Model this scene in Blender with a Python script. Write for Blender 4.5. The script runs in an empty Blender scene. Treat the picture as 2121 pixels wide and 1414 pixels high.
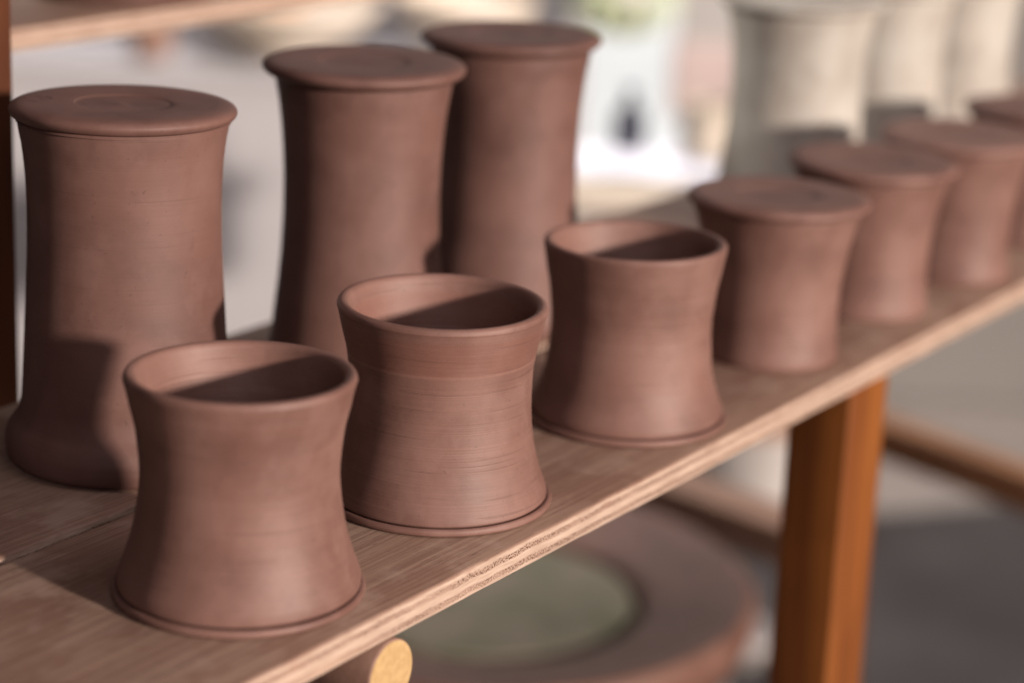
import bpy, math, random
from mathutils import Vector, Matrix, noise

scene = bpy.context.scene
COL = scene.collection
random.seed(7)

# ------------------------------------------------------------------ frame of the ware board
ORG = Vector((-0.0526, 0.70, 0.0))
UU = Vector((0.54822, 0.83634, 0.0))       # along the board
NN = Vector((0.83634, -0.54822, 0.0))      # towards its free front edge
ANG = math.atan2(UU.y, UU.x)


def on(u, n, z=0.0):
    return ORG + UU * u + NN * n + Vector((0, 0, z))


# ------------------------------------------------------------------ scene graph helpers
def tag(o, label=None, cat=None, group=None, kind=None):
    if label: o['label'] = label
    if cat: o['category'] = cat
    if group: o['group'] = group
    if kind: o['kind'] = kind
    return o


def empty(name, loc, rz=0.0):
    o = bpy.data.objects.new(name, None)
    o.empty_display_size = 0.02
    COL.objects.link(o)
    o.location = loc
    o.rotation_euler = (0, 0, rz)
    return o


def obj(name, verts, faces, mat, parent=None, loc=None, rz=0.0, smooth=True):
    me = bpy.data.meshes.new(name)
    me.from_pydata([tuple(v) for v in verts], [], faces)
    me.update()
    if smooth:
        me.polygons.foreach_set('use_smooth', [True] * len(me.polygons))
    me.materials.append(mat)
    o = bpy.data.objects.new(name, me)
    COL.objects.link(o)
    if parent: o.parent = parent
    if loc is not None:
        o.location = loc
    o.rotation_euler = (0, 0, rz)
    return o


class MB:
    def __init__(s): s.v = []; s.f = []

    def add(s, vs, fs):
        b = len(s.v); s.v += [Vector(v) for v in vs]; s.f += [tuple(i + b for i in f) for f in fs]

    def box(s, lo, hi, bev=0.002, seg=3):
        """rounded box: super-sampled cube sphere style bevel"""
        lo, hi = Vector(lo), Vector(hi)
        bev = min(bev, min(hi - lo) * 0.49)
        c = (lo + hi) / 2; h = (hi - lo) / 2
        # parameter positions per axis
        def axis(hk):
            a = [-hk + bev * (1 - math.cos(math.pi / 2 * i / seg)) if False else None for i in range(1)]
            return a
        import itertools
        idx = {}
        vs = []; fs = []
        ts = [-(1 + i) for i in range(0)]
        # each face: grid with seg bevel rings, corners normalised to a sphere of radius bev
        steps = [(-1, 1 - i / seg) for i in range(seg)] + [(-1, 0.0)] + [(1, 0.0)] + [(1, (i + 1) / seg) for i in range(seg)]
        for ax in range(3):
            a1, a2 = (ax + 1) % 3, (ax + 2) % 3
            for sg in (-1, 1):
                grid = []
                for (s1, t1) in steps:
                    row = []
                    for (s2, t2) in steps:
                        core = [0, 0, 0]; d = [0, 0, 0]
                        core[ax] = sg * (h[ax] - bev); core[a1] = s1 * (h[a1] - bev); core[a2] = s2 * (h[a2] - bev)
                        d[ax] = sg; d[a1] = s1 * math.tan(math.pi / 4 * t1); d[a2] = s2 * math.tan(math.pi / 4 * t2)
                        dv = Vector(d).normalized() * bev
                        p = c + Vector(core) + dv
                        key = tuple(round(q, 6) for q in p)
                        if key not in idx:
                            idx[key] = len(vs); vs.append(p)
                        row.append(idx[key])
                    grid.append(row)
                n = len(steps)
                for i in range(n - 1):
                    for j in range(n - 1):
                        q = [grid[i][j], grid[i + 1][j], grid[i + 1][j + 1], grid[i][j + 1]]
                        if sg < 0: q.reverse()
                        if len(set(q)) > 2:
                            qq = []
                            for k in q:
                                if k not in qq: qq.append(k)
                            fs.append(tuple(qq))
        s.add(vs, fs)
        return s

    def tube(s, p0, p1, r0, r1=None, n=32, bev=0.0015):
        r1 = r0 if r1 is None else r1
        p0, p1 = Vector(p0), Vector(p1)
        ax = (p1 - p0).normalized()
        e1 = ax.orthogonal().normalized(); e2 = ax.cross(e1)
        L = (p1 - p0).length
        rings = [(0, r0 - bev)] + [(bev * (1 - math.cos(t)), r0 - bev + bev * math.sin(t)) for t in (0.5, 1.05, 1.57)]
        m = 12
        rings += [(bev + (L - 2 * bev) * k / m, r0 + (r1 - r0) * k / m) for k in range(1, m)]
        rings += [(L - bev * (1 - math.cos(t)), r1 - bev + bev * math.sin(t)) for t in (1.57, 1.05, 0.5)] + [(L, r1 - bev)]
        vs = []; fs = []
        for (a, r) in rings:
            for k in range(n):
                t = 2 * math.pi * k / n
                vs.append(p0 + ax * a + (e1 * math.cos(t) + e2 * math.sin(t)) * r)
        for i in range(len(rings) - 1):
            for k in range(n):
                k2 = (k + 1) % n
                fs.append((i * n + k, i * n + k2, (i + 1) * n + k2, (i + 1) * n + k))
        fs.append(tuple(range(n))[::-1]); fs.append(tuple((len(rings) - 1) * n + k for k in range(n)))
        s.add(vs, fs)
        return s

    def build(s, name, mat, parent=None, loc=None, rz=0.0, smooth=True):
        return obj(name, s.v, s.f, mat, parent, loc, rz, smooth)


def spline(pts, sub=6):
    out = []
    P = [pts[0]] + list(pts) + [pts[-1]]
    for i in range(1, len(P) - 2):
        p0, p1, p2, p3 = P[i - 1], P[i], P[i + 1], P[i + 2]
        for k in range(sub):
            t = k / sub
            q = []
            for a in range(2):
                q.append(0.5 * ((2 * p1[a]) + (-p0[a] + p2[a]) * t + (2 * p0[a] - 5 * p1[a] + 4 * p2[a] - p3[a]) * t * t
                                + (-p0[a] + 3 * p1[a] - 3 * p2[a] + p3[a]) * t ** 3))
            out.append((max(q[0], 0.0), q[1]))
    out.append(pts[-1])
    return out


def lathe(profile, n=144, seed=0, wob=0.0032, rip=0.00009, sub=6):
    """profile of (radius, height); slight hand-thrown wobble and throwing ripples"""
    pr = spline(profile, sub)
    vs = []; fs = []
    ph1, ph2 = seed * 1.7, seed * 2.9
    L = len(pr)
    rows = []
    for i, (r, z) in enumerate(pr):
        if r < 1e-5:
            rows.append([len(vs)]); vs.append(Vector((0, 0, z))); continue
        row = []
        for k in range(n):
            a = 2 * math.pi * k / n
            w = 1 + wob * math.sin(2 * a + ph1) * (0.35 + z * 6) + wob * 0.4 * math.sin(3 * a + ph2)
            rr = r * w + rip * noise.noise((seed * 3.1, math.sin(a) * 0.5, z * 420 + a * 0.16))
            zz = z + 0.00045 * math.sin(a + ph2) * min(1, z * 15)
            row.append(len(vs)); vs.append(Vector((rr * math.cos(a), rr * math.sin(a), zz)))
        rows.append(row)
    for i in range(L - 1):
        A, B = rows[i], rows[i + 1]
        for k in range(n):
            k2 = (k + 1) % n
            if len(A) == 1 and len(B) == 1: break
            if len(A) == 1: fs.append((A[0], B[k2], B[k]))
            elif len(B) == 1: fs.append((A[k], A[k2], B[0]))
            else: fs.append((A[k], A[k2], B[k2], B[k]))
    return vs, fs


# ------------------------------------------------------------------ materials
def new_mat(name):
    m = bpy.data.materials.new(name); m.use_nodes = True
    nt = m.node_tree
    for n in list(nt.nodes): nt.nodes.remove(n)
    out = nt.nodes.new('ShaderNodeOutputMaterial')
    b = nt.nodes.new('ShaderNodeBsdfPrincipled')
    nt.links.new(b.outputs[0], out.inputs[0])
    return m, nt, b


class NT:
    def __init__(s, nt): s.nt = nt

    def n(s, t, **kw):
        x = s.nt.nodes.new(t)
        for k, v in kw.items(): setattr(x, k, v)
        return x

    def link(s, a, b): s.nt.links.new(a, b)

    def set(s, inp, v):
        if hasattr(v, 'is_output'): s.link(v, inp)
        else: inp.default_value = v

    def math(s, op, a, b=0.0, c=0.0, clamp=False):
        x = s.n('ShaderNodeMath', operation=op); x.use_clamp = clamp
        for i, q in enumerate((a, b, c)): s.set(x.inputs[i], q)
        return x.outputs[0]

    def ramp(s, fac, lo, hi):
        x = s.n('ShaderNodeMapRange'); x.interpolation_type = 'SMOOTHSTEP'
        s.set(x.inputs[0], fac); x.inputs[1].default_value = lo; x.inputs[2].default_value = hi
        return x.outputs[0]

    def mix(s, f, a, b, mode='MIX'):
        x = s.n('ShaderNodeMix', data_type='RGBA', blend_type=mode)
        s.set(x.inputs[0], f); s.set(x.inputs[6], a if hasattr(a, 'is_output') else (*a, 1)); s.set(x.inputs[7], b if hasattr(b, 'is_output') else (*b, 1))
        return x.outputs[2]

    def coords(s):
        tc = s.n('ShaderNodeTexCoord')
        sp = s.n('ShaderNodeSeparateXYZ'); s.link(tc.outputs['Object'], sp.inputs[0])
        return tc.outputs['Object'], sp.outputs[0], sp.outputs[1], sp.outputs[2]

    def vec(s, x, y, z):
        c = s.n('ShaderNodeCombineXYZ')
        for i, q in enumerate((x, y, z)): s.set(c.inputs[i], q)
        return c.outputs[0]

    def scaled(s, v, sc, off=(0, 0, 0)):
        m = s.n('ShaderNodeMapping'); s.link(v, m.inputs[0]); m.inputs[3].default_value = sc; m.inputs[1].default_value = off
        return m.outputs[0]

    def noise(s, v, scale=1.0, detail=3.0, rough=0.5):
        x = s.n('ShaderNodeTexNoise'); s.link(v, x.inputs[0])
        x.inputs['Scale'].default_value = scale; x.inputs['Detail'].default_value = detail; x.inputs['Roughness'].default_value = rough
        return x.outputs[0]

    def bump(s, h, strength, dist, normal=None):
        x = s.n('ShaderNodeBump'); s.link(h, x.inputs['Height']); x.inputs['Strength'].default_value = strength
        x.inputs['Distance'].default_value = dist
        if normal is not None: s.link(normal, x.inputs['Normal'])
        return x.outputs[0]


def clay(name, dark, light, lines=1.0, band=None, seed=0.0, rough=0.58, spec=0.46, shadow=None):
    m, nt, b = new_mat(name); N = NT(nt)
    v, x, y, z = N.coords()
    r = N.math('SQRT', N.math('ADD', N.math('MULTIPLY', x, x), N.math('MULTIPLY', y, y)))
    h = N.math('ADD', z, N.math('MULTIPLY', r, 0.62))
    h = N.math('ADD', h, N.math('MULTIPLY', N.math('ARCTAN2', x, N.math('MULTIPLY', y, -1.0)), 0.0028 / 6.28318))
    # throwing lines: very stretched noise that follows height/radius and drifts slowly round the pot
    lv = N.vec(N.math('MULTIPLY_ADD', x, 9.0, seed), N.math('MULTIPLY', y, 9.0), N.math('MULTIPLY', h, 2300.0))
    fine = N.noise(lv, 1.0, 3.0, 0.6)
    lv2 = N.vec(N.math('MULTIPLY_ADD', x, 14.0, seed + 4), N.math('MULTIPLY', y, 14.0), N.math('MULTIPLY', h, 210.0))
    mid = N.noise(lv2, 1.0, 2.0, 0.5)
    lv3 = N.vec(N.math('MULTIPLY_ADD', x, 20.0, seed + 9), N.math('MULTIPLY', y, 20.0), N.math('MULTIPLY', h, 1500.0))
    scr = N.ramp(N.noise(lv3, 1.0, 1.0, 0.5), 0.66, 0.74)       # sparse scored lines
    patch = N.noise(N.scaled(v, (1, 1, 1), (seed, seed * 0.3, 0)), 34.0, 4.0, 0.55)
    patch2 = N.noise(N.scaled(v, (1, 1, 2.2), (seed + 3, 0, 0)), 13.0, 3.0, 0.5)
    grog = N.noise(v, 1700.0, 2.0, 0.6)
    c = N.mix(N.ramp(patch2, 0.3, 0.7), dark, light)
    c = N.mix(N.math('MULTIPLY', N.ramp(patch, 0.38, 0.66), 0.55), c, tuple(q * 1.22 for q in (light[0], light[1] * 1.07, light[2] * 1.1)))
    c = N.mix(N.math('MULTIPLY', N.ramp(mid, 0.35, 0.7), 0.07 * lines), c, tuple(q * 0.8 for q in dark))
    c = N.mix(N.math('MULTIPLY', N.ramp(fine, 0.52, 0.70), 0.15 * lines), c, tuple(min(1, q * 1.5) for q in light))
    c = N.mix(N.math('MULTIPLY', scr, 0.32 * lines), c, tuple(q * 0.7 for q in dark))
    dry = N.noise(N.scaled(v, (1, 1, 0.7), (seed * 2, 1, 4)), 52.0, 5.0, 0.62)
    c = N.mix(N.math('MULTIPLY', N.ramp(dry, 0.52, 0.62), 0.16), c, tuple(min(1, q * 1.45) for q in (light[0] * 0.95, light[1] * 1.1, light[2] * 1.2)))
    c = N.mix(N.math('MULTIPLY', N.math('SUBTRACT', 1.0, N.ramp(dry, 0.34, 0.45)), 0.22), c, tuple(q * 0.72 for q in dark))
    pin = N.ramp(N.noise(N.scaled(v, (1, 1, 1), (4, seed, 2)), 620.0, 1.0, 0.4), 0.74, 0.79)
    c = N.mix(N.math('MULTIPLY', pin, 0.4), c, tuple(q * 0.4 for q in dark))
    c = N.mix(N.math('MULTIPLY', N.ramp(grog, 0.56, 0.78), 0.22), c, tuple(q * 1.45 for q in light))
    if band:
        hb = N.math('ADD', z, N.math('MULTIPLY', N.noise(N.scaled(v, (6, 6, 1)), 1.0), 0.0012))
        inside = N.math('MULTIPLY', N.ramp(hb, band[0], band[0] + 0.0007), N.math('SUBTRACT', 1.0, N.ramp(hb, band[1] - 0.002, band[1])))
        c = N.mix(N.math('MULTIPLY', inside, 0.35), c, band[2])
        edge = N.math('MULTIPLY', N.ramp(hb, band[0] - 0.0008, band[0]), N.math('SUBTRACT', 1.0, N.ramp(hb, band[0], band[0] + 0.0012)))
        c = N.mix(N.math('MULTIPLY', edge, 0.35), c, tuple(q * 1.5 for q in light))
    N.link(c, b.inputs['Base Color'])
    b.inputs['Specular IOR Level'].default_value = spec
    rr = N.math('MULTIPLY_ADD', patch, 0.22, rough - 0.11)
    N.link(rr, b.inputs['Roughness'])
    hsum = N.math('ADD', N.math('MULTIPLY', fine, 0.85 * lines), N.math('MULTIPLY', mid, 0.9 * lines))
    hsum = N.math('SUBTRACT', hsum, N.math('MULTIPLY', scr, 0.55 * lines))
    hsum = N.math('ADD', hsum, N.math('MULTIPLY', grog, 0.16))
    hsum = N.math('ADD', hsum, N.math('MULTIPLY', patch, 1.2))
    N.link(N.bump(hsum, 0.55, 0.00018), b.inputs['Normal'])
    return m


CL_D = (0.130, 0.064, 0.050)
CL_L = (0.182, 0.094, 0.074)


def ply(name):
    """plywood ware board: X along the grain, Y across, Z thickness (top at 0)"""
    m, nt, b = new_mat(name); N = NT(nt)
    v, x, y, z = N.coords()
    warp = N.noise(N.scaled(v, (3.0, 9.0, 1.0)), 1.0, 3.0)
    vw = N.vec(x, N.math('MULTIPLY_ADD', warp, 0.006, y), z)
    streak = N.noise(N.scaled(vw, (7.0, 620.0, 5.0)), 1.0, 4.0, 0.6)
    broad = N.noise(N.scaled(vw, (2.2, 22.0, 2.0)), 1.0, 3.0, 0.5)
    pore = N.ramp(N.noise(N.scaled(vw, (70.0, 1500.0, 50.0)), 1.0, 2.0, 0.6), 0.56, 0.70)
    stain = N.noise(N.scaled(v, (10.0, 17.0, 3.0), (2.3, 0.7, 0)), 1.0, 4.0, 0.55)
    stain2 = N.noise(N.scaled(v, (22.0, 30.0, 3.0), (3, 1, 0)), 1.0, 4.0, 0.65)
    top = N.mix(N.ramp(streak, 0.34, 0.66), (0.215, 0.132, 0.098), (0.330, 0.225, 0.168))
    top = N.mix(N.math('MULTIPLY', N.ramp(broad, 0.40, 0.72), 0.40), top, (0.24, 0.132, 0.090))
    top = N.mix(N.math('MULTIPLY', pore, 0.5), top, (0.12, 0.060, 0.042))
    top = N.mix(N.math('MULTIPLY', N.math('MULTIPLY', N.ramp(stain, 0.50, 0.54), N.math('SUBTRACT', 1.0, N.math('MULTIPLY', N.ramp(stain, 0.56, 0.64), 0.6))), 0.42), top, (0.165, 0.078, 0.052))
    top = N.mix(N.math('MULTIPLY', N.ramp(stain2, 0.52, 0.70), 0.45), top, (0.42, 0.315, 0.255))
    # ---- edge plies
    jz = N.noise(N.scaled(v, (55.0, 0.0, 0.0)), 1.0, 4.0, 0.6)
    zj = N.math('MULTIPLY_ADD', N.math('SUBTRACT', jz, 0.5), 0.0026, z)
    row1 = N.math('MULTIPLY', N.ramp(zj, -0.0052, -0.0044), N.math('SUBTRACT', 1.0, N.ramp(zj, -0.0030, -0.0022)))
    row2 = N.math('MULTIPLY', N.ramp(zj, -0.0104, -0.0097), N.math('SUBTRACT', 1.0, N.ramp(zj, -0.0082, -0.0074)))
    rows = N.math('MAXIMUM', row1, row2)
    patchy = N.ramp(N.noise(N.scaled(v, (17.0, 0.0, 60.0), (5, 0, 0)), 1.0, 3.0, 0.6), 0.36, 0.55)
    holes = N.noise(N.scaled(v, (1300.0, 300.0, 1500.0)), 1.0, 1.5, 0.6)
    hole = N.math('MULTIPLY', N.ramp(holes, 0.50, 0.56), N.math('MULTIPLY', rows, patchy))
    es = N.noise(N.scaled(v, (60.0, 60.0, 900.0)), 1.0, 4.0, 0.6)
    edge = N.mix(N.ramp(es, 0.3, 0.7), (0.36, 0.258, 0.198), (0.50, 0.380, 0.305))
    edge = N.mix(N.math('MULTIPLY', rows, 0.45), edge, (0.30, 0.18, 0.125))
    edge = N.mix(N.math('MULTIPLY', hole, 0.92), edge, (0.085, 0.040, 0.026))
    smear = N.math('MULTIPLY', N.ramp(N.noise(N.scaled(v, (26.0, 0.0, 90.0), (1, 0, 0)), 1.0, 4.0, 0.6), 0.56, 0.66),
                   N.ramp(z, -0.0062, -0.002))
    edge = N.mix(N.math('MULTIPLY', smear, 0.55), edge, (0.25, 0.125, 0.088))
    lip = N.noise(N.scaled(v, (45.0, 0.0, 0.0), (7, 0, 0)), 1.0, 5.0, 0.7)
    isedge = N.math('SUBTRACT', 1.0, N.ramp(N.math('MULTIPLY_ADD', lip, 0.0016, z), -0.0007, 0.0004))
    c = N.mix(isedge, top, edge)
    N.link(c, b.inputs['Base Color'])
    b.inputs['Roughness'].default_value = 0.52
    b.inputs['Specular IOR Level'].default_value = 0.45
    h = N.math('SUBTRACT', N.math('MULTIPLY', streak, 0.8), N.math('MULTIPLY', pore, 0.7))
    h = N.math('SUBTRACT', h, N.math('MULTIPLY', N.math('MULTIPLY', hole, isedge), 3.5))
    h = N.math('ADD', h, N.math('MULTIPLY', es, 0.5))
    N.link(N.bump(h, 0.6, 0.0002), b.inputs['Normal'])
    return m


def wood(name, a, c_, rough=0.4, axis='z', spec=0.4):
    m, nt, b = new_mat(name); N = NT(nt)
    v, x, y, z = N.coords()
    sc = {'z': (60, 60, 4), 'x': (4, 60, 60), 'y': (60, 4, 60)}[axis]
    s1 = N.noise(N.scaled(v, sc), 1.0, 5.0, 0.6)
    s2 = N.noise(v, 9.0, 3.0)
    c = N.mix(N.ramp(s1, 0.3, 0.7), a, c_)
    c = N.mix(N.math('MULTIPLY', N.ramp(s2, 0.4, 0.7), 0.35), c, tuple(q * 0.6 for q in a))
    N.link(c, b.inputs['Base Color']); b.inputs['Roughness'].default_value = rough
    b.inputs['Specular IOR Level'].default_value = spec
    N.link(N.bump(s1, 0.4, 0.0004), b.inputs['Normal'])
    return m


def plain(name, a, c_=None, rough=0.7, scale=8.0, bump=0.0006, spec=0.3, detail=4.0):
    c_ = c_ or tuple(min(1, q * 1.2) for q in a)
    m, nt, b = new_mat(name); N = NT(nt)
    v, x, y, z = N.coords()
    s1 = N.noise(v, scale, detail, 0.6); s2 = N.noise(v, scale * 22, 3.0)
    c = N.mix(N.ramp(s1, 0.32, 0.68), a, c_)
    c = N.mix(N.math('MULTIPLY', N.ramp(s2, 0.5, 0.8), 0.2), c, tuple(q * 0.7 for q in a))
    N.link(c, b.inputs['Base Color']); b.inputs['Roughness'].default_value = rough
    b.inputs['Specular IOR Level'].default_value = spec
    N.link(N.bump(s2, 0.4, bump), b.inputs['Normal'])
    return m


def glow(name, colr, strength):
    m = bpy.data.materials.new(name); m.use_nodes = True
    nt = m.node_tree
    for n in list(nt.nodes): nt.nodes.remove(n)
    out = nt.nodes.new('ShaderNodeOutputMaterial'); e = nt.nodes.new('ShaderNodeEmission')
    N = NT(nt); v, x, y, z = N.coords()
    f = N.noise(v, 5.0, 2.0)
    N.link(N.mix(N.ramp(f, 0.3, 0.7), tuple(q * 0.88 for q in colr), colr), e.inputs[0]); e.inputs[1].default_value = strength
    nt.links.new(e.outputs[0], out.inputs[0])
    return m


M_ply = ply('plywood_board')
M_post = wood('varnished_orange_wood', (0.12, 0.034, 0.009), (0.23, 0.078, 0.016), 0.45, spec=0.25)
M_postd = wood('varnished_dark_wood', (0.055, 0.018, 0.009), (0.10, 0.034, 0.014), 0.6, spec=0.15)
M_dowel = plain('dowel_wood', (0.20, 0.115, 0.085), (0.28, 0.17, 0.13), 0.6, 40.0, 0.0003)
M_endgr = plain('dowel_end_grain', (0.40, 0.26, 0.12), (0.48, 0.33, 0.165), 0.8, 330.0, 0.0006, 0.15)
M_beam = wood('pale_brown_beam', (0.30, 0.16, 0.10), (0.42, 0.25, 0.17), 0.55, 'x')

# ------------------------------------------------------------------ the ware boards
def ware_board(name, u0, u1, n0, n1, z_top, label, seed, group='plywood ware boards', thick=0.0117):
    """local X along u, local Y across; origin at the near end of the front edge on the top face"""
    L = u1 - u0; Wd = n1 - n0
    nx = int(L / 0.0022)
    # cross-section ring (y, z) with small worn roundings at the two long edges
    ring = []
    r = 0.0011
    def arc(cy, cz, a0, a1, k=4):
        for i in range(k + 1):
            a = math.radians(a0 + (a1 - a0) * i / k); ring.append((cy + r * math.cos(a), cz + r * math.sin(a)))
    arc(-r, -r, 0, 90)                       # front top
    for q in (0.2, 0.5, 0.8): ring.append((-Wd * q, 0))
    arc(-Wd + r, -r, 90, 180)
    arc(-Wd + r, -thick + r, 180, 270)
    for q in (0.8, 0.5, 0.2): ring.append((-Wd * q, -thick))
    arc(-r, -thick + r, 270, 360)
    for q in (0.75, 0.5, 0.25): ring.append((0, -thick + (thick) * (1 - q) * 1.0))
    vs = []; fs = []; m = len(ring)
    for i in range(nx + 1):
        x = L * i / nx
        for (y, z) in ring:
            d = 0.0
            if y > -0.003:
                d = 0.00035 * noise.noise((x * 60 + seed, z * 300, 0)) + 0.0005 * noise.noise((x * 11 + seed, 0, z * 90))
                if z > -0.0006: d -= 0.0009 * max(0, noise.noise((x * 38, seed, 3.0)) - 0.15)
            vs.append((x, y + d, z + (0.00025 * noise.noise((x * 45, seed, 1.0)) if y > -0.003 and z > -0.002 else 0)))
    for i in range(nx):
        for j in range(m):
            j2 = (j + 1) % m
            fs.append((i * m + j, (i + 1) * m + j, (i + 1) * m + j2, i * m + j2))
    fs.append(tuple(range(m))); fs.append(tuple(nx * m + j for j in reversed(range(m))))
    # local +Y must point to NN : rotate so X=UU, Y=-NN ; the ring uses y<=0 behind the front edge -> mirror
    vs = [(x, -y, z) for (x, y, z) in vs]
    o = obj(name, vs, [tuple(reversed(f)) for f in fs], M_ply, None, on(u0, n1, z_top), ANG)
    tag(o, label, 'board', group)
    return o


ware_board('ware_board', -0.42, 1.30, -0.1325, 0.0, 0.0,
           'plywood ware board with worn pale front edge carrying the row of short cups', 1.0)
ware_board('ware_board', -0.42, 1.30, -0.262, -0.1360, 0.0008,
           'plywood board behind the seam, carrying the tall upturned pots', 5.0)
ware_board('ware_board', -0.35, 1.05, -0.535, -0.4015, 0.1342,
           'blurred raised plywood board crossing the upper left corner', 9.0)

# ------------------------------------------------------------------ pots
LOW = {
    'full': [(0.0428, 0.0074), (0.0414, 0.0110), (0.0395, 0.0165), (0.0376, 0.0230), (0.0360, 0.0315), (0.0351, 0.0400), (0.0349, 0.0470),
             (0.0353, 0.0545), (0.0364, 0.0625), (0.0380, 0.0695), (0.0391, 0.0740)],
    'slim': [(0.0422, 0.0072), (0.0406, 0.0110), (0.0389, 0.0165), (0.0373, 0.0230), (0.0361, 0.0315), (0.0354, 0.0400), (0.0353, 0.0470),
             (0.0355, 0.0545), (0.0365, 0.0620), (0.0381, 0.0690), (0.0392, 0.0740)],
    'stout': [(0.0425, 0.0072), (0.0409, 0.0110), (0.0390, 0.0165), (0.0373, 0.0230), (0.0361, 0.0315), (0.0356, 0.0400), (0.0356, 0.0470),
              (0.0361, 0.0545), (0.0371, 0.0620), (0.0384, 0.0690), (0.0393, 0.0740)]}


def cup(name, u, n, label, seed, mat, rz=0.0, s=1.0, shape='full'):
    root = empty(name, on(u, n, 0.0), rz)
    tag(root, label, 'cup', 'short upright clay cups')
    low = LOW[shape]
    body = [(0.0405, 0.0022), (0.0424, 0.0036), (0.0429, 0.0046)] + low + [
            (0.0399, 0.0776), (0.0402, 0.0789), (0.0400, 0.0801), (0.0392, 0.0809), (0.0380, 0.0811), (0.0367, 0.0806),
            (0.0358, 0.0792), (0.0351, 0.0765), (0.0341, 0.0715), (0.0328, 0.0640), (0.0318, 0.0560), (0.0313, 0.0470), (0.0316, 0.0380),
            (0.0324, 0.0280), (0.0333, 0.0190), (0.0330, 0.0130), (0.0305, 0.0085), (0.0240, 0.0066), (0.0120, 0.0060), (0.0, 0.0058)]
    foot = [(0.0, 0.0016), (0.0350, 0.0010), (0.0425, 0.0002), (0.0438, 0.0003), (0.0446, 0.0010), (0.0447, 0.0020), (0.0443, 0.0029),
            (0.0434, 0.0033), (0.0427, 0.0031), (0.0418, 0.0026), (0.0330, 0.0024), (0.0, 0.0024)]
    k = random.Random(seed)
    body = [(r * s * (1 + k.uniform(-0.003, 0.003)), z) for r, z in body]
    v, f = lathe(body, 160, seed, sub=7)
    obj('body', v, f, mat, root)
    v, f = lathe([(r * s, z) for r, z in foot], 160, seed + 3, wob=0.003, sub=5)
    obj('foot', v, f, mat, root)
    return root


def upturned(name, loc, label, group, seed, mat, H, Rd, prof, cat, rz=0.0, stamp=False, tilt=None):
    """a pot standing on its rim: open end down, foot disc on top. prof: (radius, height fraction)"""
    root = empty(name, loc, rz)
    if tilt: root.rotation_euler = (tilt[0], tilt[1], rz)
    tag(root, label, cat, group)
    th = 0.0060
    zt = H - th
    out = [(r, z * zt) for r, z in prof]
    inner = [(r - 0.004, z * zt) for r, z in prof if 0.02 < z < 0.93]
    pts = list(reversed([(max(0, r), z) for r, z in inner])) + [(out[0][0] - 0.0028, 0.0012), (out[0][0] - 0.0014, 0.0001)] + out
    v, f = lathe(pts, 144, seed, sub=5)
    obj('body', v, f, mat, root)
    disc = [(0.0, zt - 0.0015), (out[-1][0] - 0.004, zt - 0.0015), (out[-1][0] + 0.0003, zt - 0.0010), (Rd - 0.0030, zt - 0.0002), (Rd - 0.0011, zt + 0.0008), (Rd, zt + 0.0026),
            (Rd - 0.0005, zt + 0.0042), (Rd - 0.0024, zt + 0.0054), (Rd - 0.0060, zt + 0.0060), (Rd * 0.72, zt + 0.0060),
            (Rd * 0.52, zt + 0.0058), (Rd * 0.44, zt + 0.0055), (Rd * 0.40, zt + 0.0051), (Rd * 0.2, zt + 0.0050), (0.0, zt + 0.0050)]
    v, f = lathe(disc, 144, seed + 5, wob=0.0025, sub=5)
    base = obj('base', v, f, mat, root)
    return root, base, zt + 0.0060


band = (0.0615, 0.0765, (0.175, 0.070, 0.050))
M_c = [clay('red_clay_leather_hard', CL_D, CL_L, 1.0, None, 1.3),
       clay('red_clay_throwing_lines', CL_D, CL_L, 1.45, band, 7.7),
       clay('red_clay_smooth', CL_D, CL_L, 0.8, None, 3.1),
       clay('red_clay_tall', (0.097, 0.047, 0.038), (0.138, 0.069, 0.055), 0.5, None, 11.0, 0.62, 0.40)]
cup('clay_cup', 0.0057, -0.0519, 'nearest red clay cup, smooth sided, standing open at the lower left', 1, M_c[0], 0.0, 1.0, 'full')
cup('clay_cup', 0.1268, -0.0530, 'sharply focused clay cup with fine throwing lines and a darker band below its rim', 2, M_c[1], 0.0, 1.02, 'slim')
cup('clay_cup', 0.2645, -0.0482, 'third open clay cup, next to the first upturned cup', 3, M_c[2], 0.0, 1.0, 'stout')

P_short = [(0.0338, 0.0), (0.0343, 0.02), (0.0342, 0.06), (0.0334, 0.14), (0.0328, 0.26), (0.0328, 0.38), (0.0335, 0.52),
           (0.0349, 0.66), (0.0369, 0.80), (0.0390, 0.91), (0.0404, 0.97), (0.0409, 1.0)]
cups2 = [(0.3976, -0.0470, 'upturned short clay cup nearest the camera, beside the last open cup'),
         (0.5105, -0.0497, 'second short upturned clay cup in the blurred row'),
         (0.6135, -0.0445, 'third short upturned clay cup, near the right edge'),
         (0.7320, -0.0440, 'short upturned clay cup cut by the right edge, farthest one in view')]
for i, (u, n, lab) in enumerate(cups2):
    upturned('upturned_cup', on(u, n), lab, 'short upturned clay cups', 20 + i, M_c[2], 0.0806, 0.0446, P_short, 'cup', i * 1.1)

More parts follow.
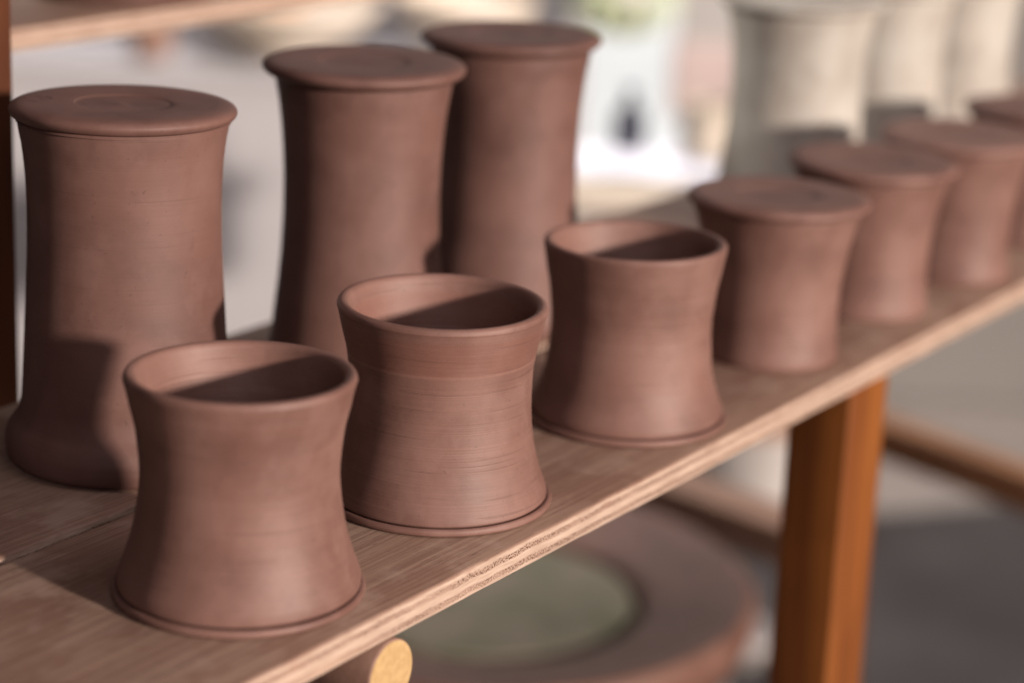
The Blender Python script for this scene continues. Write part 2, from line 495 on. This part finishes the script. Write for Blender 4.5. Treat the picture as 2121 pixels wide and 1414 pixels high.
P_t1 = [(0.0455, 0.0), (0.0476, 0.012), (0.0487, 0.035), (0.0488, 0.068), (0.0474, 0.10), (0.0441, 0.135), (0.0424, 0.17), (0.0418, 0.22), (0.0411, 0.30), (0.0403, 0.40),
        (0.0394, 0.52), (0.0387, 0.64), (0.0385, 0.74), (0.0389, 0.84), (0.0399, 0.92), (0.0411, 0.97), (0.0417, 1.0)]
P_t2 = [(0.0420, 0.0), (0.0430, 0.015), (0.0434, 0.04), (0.0428, 0.08), (0.0413, 0.12), (0.0401, 0.17), (0.0390, 0.24), (0.0375, 0.33), (0.0362, 0.44),
        (0.0355, 0.56), (0.0355, 0.68), (0.0363, 0.80), (0.0378, 0.90), (0.0392, 0.96), (0.0399, 1.0)]
r1, b1, zt = upturned('tall_pot', on(0.0851, -0.1808, 0.0008), 'tall upturned clay pot at far left with a stamped mark on its base', 'tall upturned clay pots', 31, M_c[3], 0.1462, 0.0448, P_t1, 'pot', 0.0)
upturned('tall_pot', on(0.2339, -0.1755, 0.0008), 'tall upturned clay pot in the middle, plain wide base without stamp', 'tall upturned clay pots', 32, M_c[3], 0.1468, 0.0457, P_t2, 'pot', 0.7)
upturned('tall_pot', on(0.3579, -0.1797, 0.0008), 'tall upturned clay pot standing behind the middle one, its left side hidden', 'tall upturned clay pots', 33, M_c[3], 0.1462, 0.0448, P_t2, 'pot', 2.2)

# potter's stamp pressed into the base of the left tall pot
M_stamp = plain('stamped_clay', (0.055, 0.024, 0.020), (0.08, 0.035, 0.03), 0.8, 300.0)
def stroke(mb, pts, w, z):
    for a, b_ in zip(pts[:-1], pts[1:]):
        mb.tube((a[0], a[1], z), (b_[0], b_[1], z), w, n=8, bev=w * 0.3)
mb = MB(); zs = zt - 0.00015
stroke(mb, [(-0.0390, -0.0027), (-0.0351, 0.0017), (-0.0323, 0.0010)], 0.00060, zs)
stroke(mb, [(-0.0390, -0.0027), (-0.0362, -0.0053)], 0.00055, zs)
stroke(mb, [(-0.0323, -0.0042), (-0.0308, 0.0017), (-0.0282, -0.0005), (-0.0297, -0.0057), (-0.0323, -0.0042)], 0.00055, zs)
stroke(mb, [(-0.0368, -0.0080), (-0.0326, -0.0095)], 0.00065, zs)
mb.build('stamp', M_stamp, b1)

M_cream = clay('cream_stoneware', (0.30, 0.272, 0.238), (0.385, 0.355, 0.315), 0.5, None, 5.0, 0.65, 0.3)
P_cr = [(r * 1.13, z) for r, z in P_t2]
for i, (p, lab) in enumerate([((0.1674, 1.356), 'large cream pot behind the first upturned cup, leftmost of the cream ones'),
                              ((0.2332, 1.4564), 'cream pot in the middle of the three blurred cream ones'),
                              ((0.2990, 1.5567), 'rightmost and farthest of the three cream pots')]):
    upturned('cream_pot', Vector((p[0], p[1], 0.0008)), lab, 'large cream pots at the end of the board', 41 + i, M_cream, 0.1365, 0.0505, P_cr, 'pot', i * 1.3)

# pot on the raised board, only its dark underside in view
upturned('tall_pot', on(0.375, -0.455, 0.1342), 'dark clay pot on the raised board, only its rim showing at the top edge', None, 51, M_c[3], 0.1469, 0.0448, P_t1, 'pot')

# ------------------------------------------------------------------ rack: posts and pegs
def post(u0, u1, n0, n1, z0, z1, label, mat=M_post):
    c = on((u0 + u1) / 2, (n0 + n1) / 2, z0)
    mb = MB().box((-(u1 - u0) / 2, -(n1 - n0) / 2, 0), ((u1 - u0) / 2, (n1 - n0) / 2, z1 - z0), 0.0022)
    o = mb.build('rack_post', mat, None, c, ANG)
    tag(o, label, 'post', None)
    return o

FLOOR = -0.85
post(0.441, 0.486, -0.054, -0.019, FLOOR, -0.0118, 'orange varnished wooden post holding up the ware board at the right')
post(0.080, 0.118, -0.310, -0.276, FLOOR, 0.42, 'dark wooden post at the left edge behind the stamped tall pot', M_postd)

# peg under the front board
p0 = on(0.0260, -0.262, -0.0247); p1 = on(0.0260, 0.0012, -0.0247)
L = (p1 - p0).length
root = empty('support_peg', p0, ANG + math.pi)
tag(root, 'round wooden peg with yellow sawn end poking out under the front board', 'peg')
MB().tube((0, 0, 0), (0, L - 0.0004, 0), 0.0128, n=64, bev=0.0006).build('shaft', M_dowel, root)
vs = [(0, L + 0.0002, 0)]; fs = []
nr = 12
for i in range(1, nr + 1):
    for k in range(64):
        a = 2 * math.pi * k / 64; r = 0.0123 * i / nr
        vs.append((r * math.cos(a), L + 0.0002 - (0.0004 if i == nr else 0) + 0.00012 * noise.noise((r * 900 * math.cos(a), r * 900 * math.sin(a), 0)), r * math.sin(a)))
for k in range(64):
    fs.append((0, 1 + (k + 1) % 64, 1 + k))
for i in range(nr - 1):
    for k in range(64):
        a, b_ = 1 + i * 64 + k, 1 + i * 64 + (k + 1) % 64
        fs.append((a, b_, b_ + 64, a + 64))
obj('end_face', vs, fs, M_endgr, root)

# pale rail below the board at the very bottom
mb = MB().box((-0.30, -0.10, -0.016), (0.0, 0.0, 0.0), 0.0015)
o = mb.build('lower_rail', M_beam, None, on(0.012, -0.015, -0.042), ANG)
tag(o, 'pale wooden rail end just under the board at the bottom edge', 'rail')

# peg carrying the raised board
mb = MB().tube((0, -0.28, 0), (0, -0.01, 0), 0.010, n=32)
o = mb.build('support_peg', M_dowel, None, on(0.099, -0.295, 0.1120), ANG)
tag(o, 'peg holding the raised board, running back from the left post', 'peg')
o.rotation_euler = (0, 0, ANG + math.pi)

# ------------------------------------------------------------------ floor and far things
M_floor = plain('concrete_floor', (0.19, 0.165, 0.15), (0.26, 0.23, 0.21), 0.75, 1.6, 0.002)
o = obj('floor', [(-9, -6, FLOOR), (12, -6, FLOOR), (12, 14, FLOOR), (-9, 14, FLOOR)], [(0, 1, 2, 3)], M_floor)
tag(o, kind='structure')
M_wall = plain('white_wall', (0.37, 0.365, 0.385), (0.43, 0.42, 0.435), 0.8, 1.2, 0.001)
mb = MB().box((-2.6, 3.50, FLOOR), (0.095, 3.58, 1.2), 0.01)
o = mb.build('wall', M_wall); tag(o, 'pale grey white wall behind the tall pots', 'wall', kind='structure')
M_shade = plain('shade_dark', (0.021, 0.018, 0.019), (0.048, 0.043, 0.043), 0.7, 2.2, 0.002)
mb = MB().box((-0.85, -1.1, 0), (0.75, 0.50, 0.008), 0.003)  # dark sheet added to stand in for the shade on the floor
o = mb.build('floor_shade', M_shade, None, Vector((0.70, 2.62, FLOOR)), 0.35); tag(o, 'dark sheet added on the floor in place of shade at the lower right', 'mat')  # no real mat, the sheet stands in for shade

# potter's wheel under the board
wc = Vector((-0.011, 1.586, -0.35))
root = empty('potters_wheel', (wc.x, wc.y, FLOOR)); tag(root, 'round terracotta rimmed potters wheel with grey green wheel head below the board', 'potters wheel')
M_pan = clay('terracotta_pan', (0.085, 0.036, 0.027), (0.145, 0.070, 0.050), 0.4, None, 2.0, 0.55)
M_head = plain('grey_green_slip', (0.105, 0.110, 0.066), (0.19, 0.165, 0.125), 0.55, 14.0, 0.0006)
hz = wc.z - FLOOR
v, f = lathe([(0.0, hz - 0.05), (0.15, hz - 0.05), (0.195, hz - 0.035), (0.208, hz - 0.005), (0.205, hz + 0.006), (0.196, hz + 0.008), (0.160, hz + 0.001),
              (0.128, hz - 0.006), (0.120, hz - 0.014), (0.118, hz - 0.03), (0.0, hz - 0.03)], 96, 3)
obj('splash_pan', v, f, M_pan, root)
v, f = lathe([(0.0, hz - 0.028), (0.110, hz - 0.028), (0.1125, hz - 0.018), (0.111, hz - 0.010), (0.104, hz - 0.008), (0.05, hz - 0.009), (0.0, hz - 0.009)], 96, 4)
obj('wheel_head', v, f, M_head, root)
v, f = lathe([(0.0, 0.0), (0.09, 0.0), (0.095, 0.01), (0.055, 0.04), (0.05, hz - 0.12), (0.08, hz - 0.0505), (0.0, hz - 0.0505)], 48, 5)
obj('pedestal', v, f, plain('dark_iron', (0.05, 0.045, 0.045), (0.09, 0.08, 0.075), 0.5), root)

# low trestle: two rails and four legs behind the orange post
root = empty('trestle', (0.30, 1.80, FLOOR)); tag(root, 'low brown wooden trestle with slanting rails, partly behind the orange post', 'trestle')
def bar(name, a, b_, w, h, mat):
    a, b_ = Vector(a), Vector(b_)
    d = b_ - a; Lb = d.length
    mb_ = MB().box((0, -w / 2, -h / 2), (Lb, w / 2, h / 2), 0.003)
    rot = d.to_track_quat('X', 'Z').to_matrix()
    vs_ = [rot @ q + a - Vector((0.30, 1.80, FLOOR)) for q in mb_.v]
    return obj(name, vs_, mb_.f, mat, root)
M_rail = wood('brown_rail', (0.30, 0.13, 0.055), (0.40, 0.19, 0.085), 0.45, 'x')
M_rail2 = wood('dull_brown_rail', (0.24, 0.135, 0.09), (0.34, 0.20, 0.14), 0.5, 'x')
bar('rail', (0.30, 2.056, -0.352), (0.62, 1.667, -0.352), 0.03, 0.035, M_rail)
bar('rail', (0.00, 1.973, -0.362), (0.262, 1.721, -0.362), 0.05, 0.035, M_rail2)
bar('leg', (0.325, 1.99, -0.372), (0.335, 2.00, FLOOR + 0.002), 0.03, 0.03, M_postd)
bar('leg', (0.60, 1.69, -0.372), (0.61, 1.68, FLOOR + 0.002), 0.03, 0.03, M_postd)
bar('leg', (0.02, 1.94, -0.382), (0.01, 1.95, FLOOR + 0.002), 0.03, 0.03, M_postd)
bar('leg', (0.250, 1.733, -0.382), (0.252, 1.731, FLOOR + 0.002), 0.03, 0.03, M_postd)
bar('stretcher', (0.02, 1.96, -0.352), (0.32, 2.03, -0.352), 0.02, 0.028, M_rail2)

# pale bucket seen through the gap left of the post
v, f = lathe([(0.0, 0.0), (0.10, 0.0), (0.108, 0.006), (0.135, 0.27), (0.142, 0.275), (0.142, 0.283), (0.134, 0.285), (0.130, 0.278), (0.105, 0.02), (0.0, 0.012)], 64, 8)
o = obj('bucket', v, f, plain('pale_grey_plastic', (0.46, 0.43, 0.41), (0.56, 0.53, 0.51), 0.45), None, Vector((0.37, 3.06, FLOOR)))
tag(o, 'pale grey bucket on the floor seen in the gap left of the orange post', 'bucket')

v, f = lathe([(0.0, 0.0), (0.022, 0.0), (0.024, 0.004), (0.044, 0.026), (0.047, 0.036), (0.044, 0.037), (0.038, 0.028), (0.018, 0.008), (0.0, 0.007)], 48, 8)
o = obj('bowl', v, f, plain('pale_grey_glaze', (0.34, 0.31, 0.30), (0.42, 0.39, 0.38), 0.45), None, Vector((0.302, 2.56, FLOOR + 0.0085)))
tag(o, 'small pale bowl lying on the dark shade sheet left of the orange post', 'bowl')

# ---- work table seen between the tall pots and the cream pots
tb = Vector((0.145, 2.42, -0.214))
root = empty('work_table', (tb.x, tb.y, FLOOR)); tag(root, 'blurred pale work table with a drawer and dark knob behind the open cups', 'table')
M_tt = plain('cream_table_paint', (0.60, 0.54, 0.46), (0.70, 0.64, 0.55), 0.6, 3.0)
M_tf = plain('greige_table_paint', (0.36, 0.32, 0.30), (0.44, 0.40, 0.37), 0.6, 3.0)
th_ = tb.z - FLOOR
MB().box((-0.14, -0.02, th_ - 0.022), (0.115, 0.20, th_), 0.004).build('tabletop', M_tt, root)
MB().box((-0.125, 0.0, th_ - 0.14), (0.10, 0.18, th_ - 0.024), 0.004).build('apron', M_tf, root)
MB().box((-0.11, -0.012, th_ - 0.125), (0.09, -0.001, th_ - 0.035), 0.003).build('drawer', M_tf, root)
v, f = lathe([(0.0, 0.0), (0.008, 0.0), (0.009, 0.010), (0.017, 0.016), (0.019, 0.022), (0.015, 0.029), (0.0, 0.031)], 32, 2)
k_ = obj('knob', [(q.x, -q.z - 0.011, q.y) for q in v], f, plain('dark_knob', (0.06, 0.035, 0.03), (0.08, 0.05, 0.04), 0.4), root, Vector((-0.028, 0, th_ - 0.062)))
v, f = lathe([(0.0, 0.0), (0.12, 0.0), (0.125, 0.012), (0.05, 0.035), (0.028, 0.08), (0.024, 0.30), (0.035, th_ - 0.142), (0.0, th_ - 0.142)], 40, 5)
obj('pedestal', v, f, M_tf, root, Vector((0.0, 0.10, 0)))
# things on the table
def cloth_sheet():
    vs_, fs_ = [], []
    n_ = 24
    for i in range(n_ + 1):
        for j in range(n_ + 1):
            x_, y_ = -0.12 + 0.23 * i / n_, 0.0 + 0.18 * j / n_
            vs_.append((x_, y_, 0.004 + 0.006 * noise.noise((x_ * 14, y_ * 14, 2)) + 0.004))
    for i in range(n_):
        for j in range(n_):
            a = i * (n_ + 1) + j; fs_.append((a, a + n_ + 1, a + n_ + 2, a + 1))
    return vs_, fs_
v, f = cloth_sheet()
o = obj('cloth', v, f, plain('blue_white_cloth', (0.74, 0.76, 0.86), (0.84, 0.86, 0.94), 0.8, 5.0), None, tb)
tag(o, 'bluish white cloth spread over the front of the work table', 'cloth')
v, f = lathe([(0.0, 0.0), (0.017, 0.0), (0.019, 0.003), (0.019, 0.030), (0.015, 0.040), (0.007, 0.048), (0.006, 0.058), (0.008, 0.060), (0.008, 0.066), (0.0, 0.067)], 40, 6)
o = obj('bottle', v, f, plain('navy_glass', (0.012, 0.014, 0.03), (0.02, 0.022, 0.045), 0.2, spec=0.5), None, tb + Vector((-0.018, 0.165, 0.012)))
tag(o, 'small dark navy bottle on the bluish white cloth', 'bottle')

v, f = lathe([(0.0, 0.0), (0.026, 0.0), (0.030, 0.004), (0.032, 0.03), (0.029, 0.05), (0.030, 0.056), (0.026, 0.056), (0.026, 0.008), (0.0, 0.006)], 40, 7)
o = obj('mug', v, f, plain('beige_glaze', (0.42, 0.37, 0.30), (0.52, 0.46, 0.38), 0.45, 20.0), None, tb + Vector((0.070, 0.13, 0.012)))
tag(o, 'blurred beige mug on the work table, right of the navy bottle', 'mug')

# ---- daylight window with a bush outside
root = empty('window', (0.35, 3.62, FLOOR)); tag(root, 'overexposed bright window between the tall pots and cream pots', 'window')
M_day = glow('daylight_glass', (1.0, 0.985, 0.96), 1.0)
MB().box((-0.26, 0.0, 0.36), (0.12, 0.012, 1.9), 0.002).build('pane', M_day, root)
M_fr = plain('grey_window_frame', (0.30, 0.29, 0.28), (0.38, 0.37, 0.36), 0.6)
mb = MB()
mb.box((-0.32, -0.03, 0.30), (-0.262, 0.04, 1.96), 0.004); mb.box((0.122, -0.03, 0.30), (0.19, 0.04, 1.96), 0.004)
mb.box((-0.262, -0.03, 0.30), (0.122, 0.04, 0.358), 0.004); mb.box((-0.262, -0.03, 1.902), (0.122, 0.04, 1.96), 0.004)
mb.build('frame', M_fr, root)
M_wall2 = plain('beige_wall', (0.16, 0.15, 0.14), (0.21, 0.20, 0.19), 0.8, 1.2, 0.001)
mb = MB().box((-2.6, 3.68, FLOOR), (3.6, 3.80, 1.9), 0.01)
o = mb.build('wall', M_wall2); tag(o, 'beige far wall around the bright window', 'wall', kind='structure')
mb = MB(); rg = random.Random(3)
for k in range(420):
    while True:
        q = Vector((rg.uniform(-1, 1), rg.uniform(-1, 1), rg.uniform(-1, 1)))
        if q.length < 1 and noise.noise(q * 2.2) > -0.2: break
    c = Vector((q.x * 0.080, q.y * 0.05, q.z * 0.055 + 0.215))
    d1 = Vector((rg.uniform(-1, 1), rg.uniform(-1, 1), rg.uniform(-1, 1))).normalized(); d2 = d1.orthogonal().normalized()
    a, w_ = 0.016, 0.006
    mb.add([c - d1 * a, c + d2 * w_, c + d1 * a, c - d2 * w_], [(0, 1, 2, 3)])
root = empty('hanging_plant', (0.150, 3.36, -0.350)); tag(root, 'bright yellow green leafy plant hanging in front of the window', 'plant')
mb.build('foliage', plain('leaf_green', (0.46, 0.52, 0.34), (0.62, 0.68, 0.50), 0.6, 30.0), root, smooth=False)
v, f = lathe([(0.0, 0.20), (0.030, 0.20), (0.045, 0.26), (0.047, 0.265), (0.041, 0.266), (0.039, 0.258), (0.0, 0.256)], 32, 5)
obj('pot', v, f, plain('white_glaze', (0.75, 0.74, 0.72), None, 0.4), root)
MB().tube((0, 0, 0.257), (0, 0, 1.4), 0.003, n=10, bev=0.0005).build('cord', M_postd, root)

mb = MB().box((0.238, 3.50, -0.235), (0.36, 3.508, 1.0), 0.002)
o = mb.build('window_blind', plain('grey_blind', (0.36, 0.35, 0.345), (0.42, 0.41, 0.40), 0.7)); tag(o, 'grey blind panel hanging over the right side of the bright window', 'blind')
mb = MB().box((0.232, 3.485, -0.335), (0.345, 3.497, -0.215), 0.004)
o = mb.build('cloth', plain('pink_cloth', (0.42, 0.34, 0.325), (0.50, 0.41, 0.395), 0.8)); tag(o, 'dull pink cloth hanging below the grey blind', 'cloth')
# ---- pale pottery on a bench against the white wall, top centre
root = empty('bench', (-0.38, 3.20, FLOOR)); tag(root, 'white painted bench standing along the pale wall behind the tall pots', 'bench')
bz = -0.236 - FLOOR
M_bench = plain('white_bench_paint', (0.37, 0.365, 0.385), (0.43, 0.42, 0.435), 0.7, 2.0)
MB().box((-0.80, -0.006, bz - 0.02), (0.42, 0.27, bz), 0.004).build('top', M_bench, root)
MB().box((-0.79, 0.0, 0.0), (0.41, 0.26, bz - 0.021), 0.004).build('front_panel', M_bench, root)
ZB = -0.2355
bowl = [(0.0, 0.0), (0.055, 0.0), (0.06, 0.008), (0.10, 0.03), (0.140, 0.066), (0.146, 0.080), (0.141, 0.083), (0.133, 0.070), (0.095, 0.038), (0.04, 0.014), (0.0, 0.012)]
M_bowl = plain('cream_slip', (0.58, 0.50, 0.40), (0.68, 0.62, 0.54), 0.5, 12.0)
v, f = lathe(bowl, 64, 3); o = obj('bowl', v, f, M_bowl, None, Vector((-0.36, 3.335, ZB))); tag(o, 'wide cream bowl behind the tall pots holding an orange brown lump', 'bowl')
v, f = lathe([(r * 0.72, z * 1.2) for r, z in bowl], 64, 4); o = obj('bowl', v, f, M_bowl, None, Vector((-0.09, 3.33, ZB))); tag(o, 'smaller cream bowl at the right end of the white bench', 'bowl')
v, f = lathe([(0.0, 0.0), (0.035, 0.003), (0.052, 0.018), (0.056, 0.045), (0.044, 0.065), (0.02, 0.075), (0.0, 0.077)], 48, 9, wob=0.03)
o = obj('clay_lump', v, f, plain('orange_clay', (0.46, 0.23, 0.12), (0.56, 0.30, 0.17), 0.7, 20.0), None, Vector((-0.385, 3.29, ZB + 0.031))); tag(o, 'orange brown lump of clay lying in the wide cream bowl', 'clay')
v, f = lathe([(0.0, 0.0), (0.022, 0.0), (0.030, 0.012), (0.033, 0.04), (0.025, 0.065), (0.017, 0.078), (0.020, 0.086), (0.014, 0.086), (0.011, 0.076), (0.0, 0.065)], 40, 6)
o = obj('jar', v, f, plain('brown_glaze', (0.20, 0.115, 0.085), (0.28, 0.17, 0.13), 0.45, 20.0), None, Vector((-0.545, 3.245, ZB))); tag(o, 'small brown jar on the bench just above the stamped pot', 'jar')

# ------------------------------------------------------------------ light
def aim(o, target):
    d = Vector(target) - o.location
    o.rotation_euler = d.to_track_quat('-Z', 'Y').to_euler()

SUN_AZ = math.radians(141.5)      # direction the light travels, in plan
SUN_EL = math.radians(11.5)
d = Vector((math.cos(SUN_AZ) * math.cos(SUN_EL), math.sin(SUN_AZ) * math.cos(SUN_EL), -math.sin(SUN_EL)))
tgt = Vector((-0.02, 1.0, 0.05))
ld = bpy.data.lights.new('window_key', 'SPOT'); ld.energy = 3800 * 6.25 * 1.31; ld.color = (1.0, 0.85, 0.745)
ld.shadow_soft_size = 0.58; ld.spot_size = math.radians(24); ld.spot_blend = 0.3
lo = bpy.data.objects.new('window_key', ld); COL.objects.link(lo); lo.location = tgt - d * 20.0; aim(lo, tgt)

def area(name, loc, target, size, power, colr):
    a = bpy.data.lights.new(name, 'AREA'); a.shape = 'RECTANGLE'; a.size = size[0]; a.size_y = size[1]; a.energy = power; a.color = colr
    o_ = bpy.data.objects.new(name, a); COL.objects.link(o_); o_.location = loc; aim(o_, target); return o_

area('skylight', (0.75, 0.75, 2.3), (0.1, 1.0, 0.0), (1.0, 1.0), 13, (1.0, 0.87, 0.88))
area('front_fill', (0.75, -2.7, 2.0), (0.0, 1.0, 0.05), (2.4, 1.7), 32, (1.0, 0.87, 0.90))  # added broad fill from the camera side, softens the dark flanks
cl_ = area('cream_pot_fill', (-1.2, 1.75, 0.75), (0.27, 1.47, 0.07), (0.5, 0.5), 0.75, (1.0, 0.93, 0.84)); cl_.data.spread = math.radians(22)  # added narrow fill that lifts the shaded side of the cream pots
fs = area('far_fill', (0.1, 3.1, 2.2), (0.1, 3.0, -0.5), (1.8, 1.0), 22, (1.0, 0.93, 0.90)); fs.data.spread = math.radians(80)  # added overhead fill that brightens the far background

w = bpy.data.worlds.new('World'); scene.world = w; w.use_nodes = True
bg = w.node_tree.nodes['Background']; bg.inputs[0].default_value = (0.42, 0.24, 0.31, 1); bg.inputs[1].default_value = 0.035

# ------------------------------------------------------------------ camera
cam = bpy.data.cameras.new('camera'); cam.sensor_width = 36.0; cam.lens = 78.47
cam.clip_start = 0.02; cam.clip_end = 60
cam.dof.use_dof = True; cam.dof.focus_distance = 0.838; cam.dof.aperture_fstop = 3.9; cam.dof.aperture_blades = 9
co = bpy.data.objects.new('camera', cam); COL.objects.link(co)
R = Vector((0.99910015, 0.0119838, 0.04068516)); U = Vector((-0.04241336, 0.28229345, 0.95839006)); F = Vector((0, 0.95925325, -0.2825477))
mt = Matrix(((R.x, U.x, -F.x), (R.y, U.y, -F.y), (R.z, U.z, -F.z))).to_4x4()
mt.translation = Vector((0, 0, 0.3116))
co.matrix_world = mt
scene.camera = co

scene.view_settings.view_transform = 'Standard'
scene.view_settings.look = 'None'
scene.view_settings.exposure = 0
scene.render.engine = 'CYCLES'
try:
    scene.cycles.use_denoising = True
    scene.cycles.max_bounces = 6
    scene.cycles.sample_clamp_indirect = 4
except Exception:
    pass
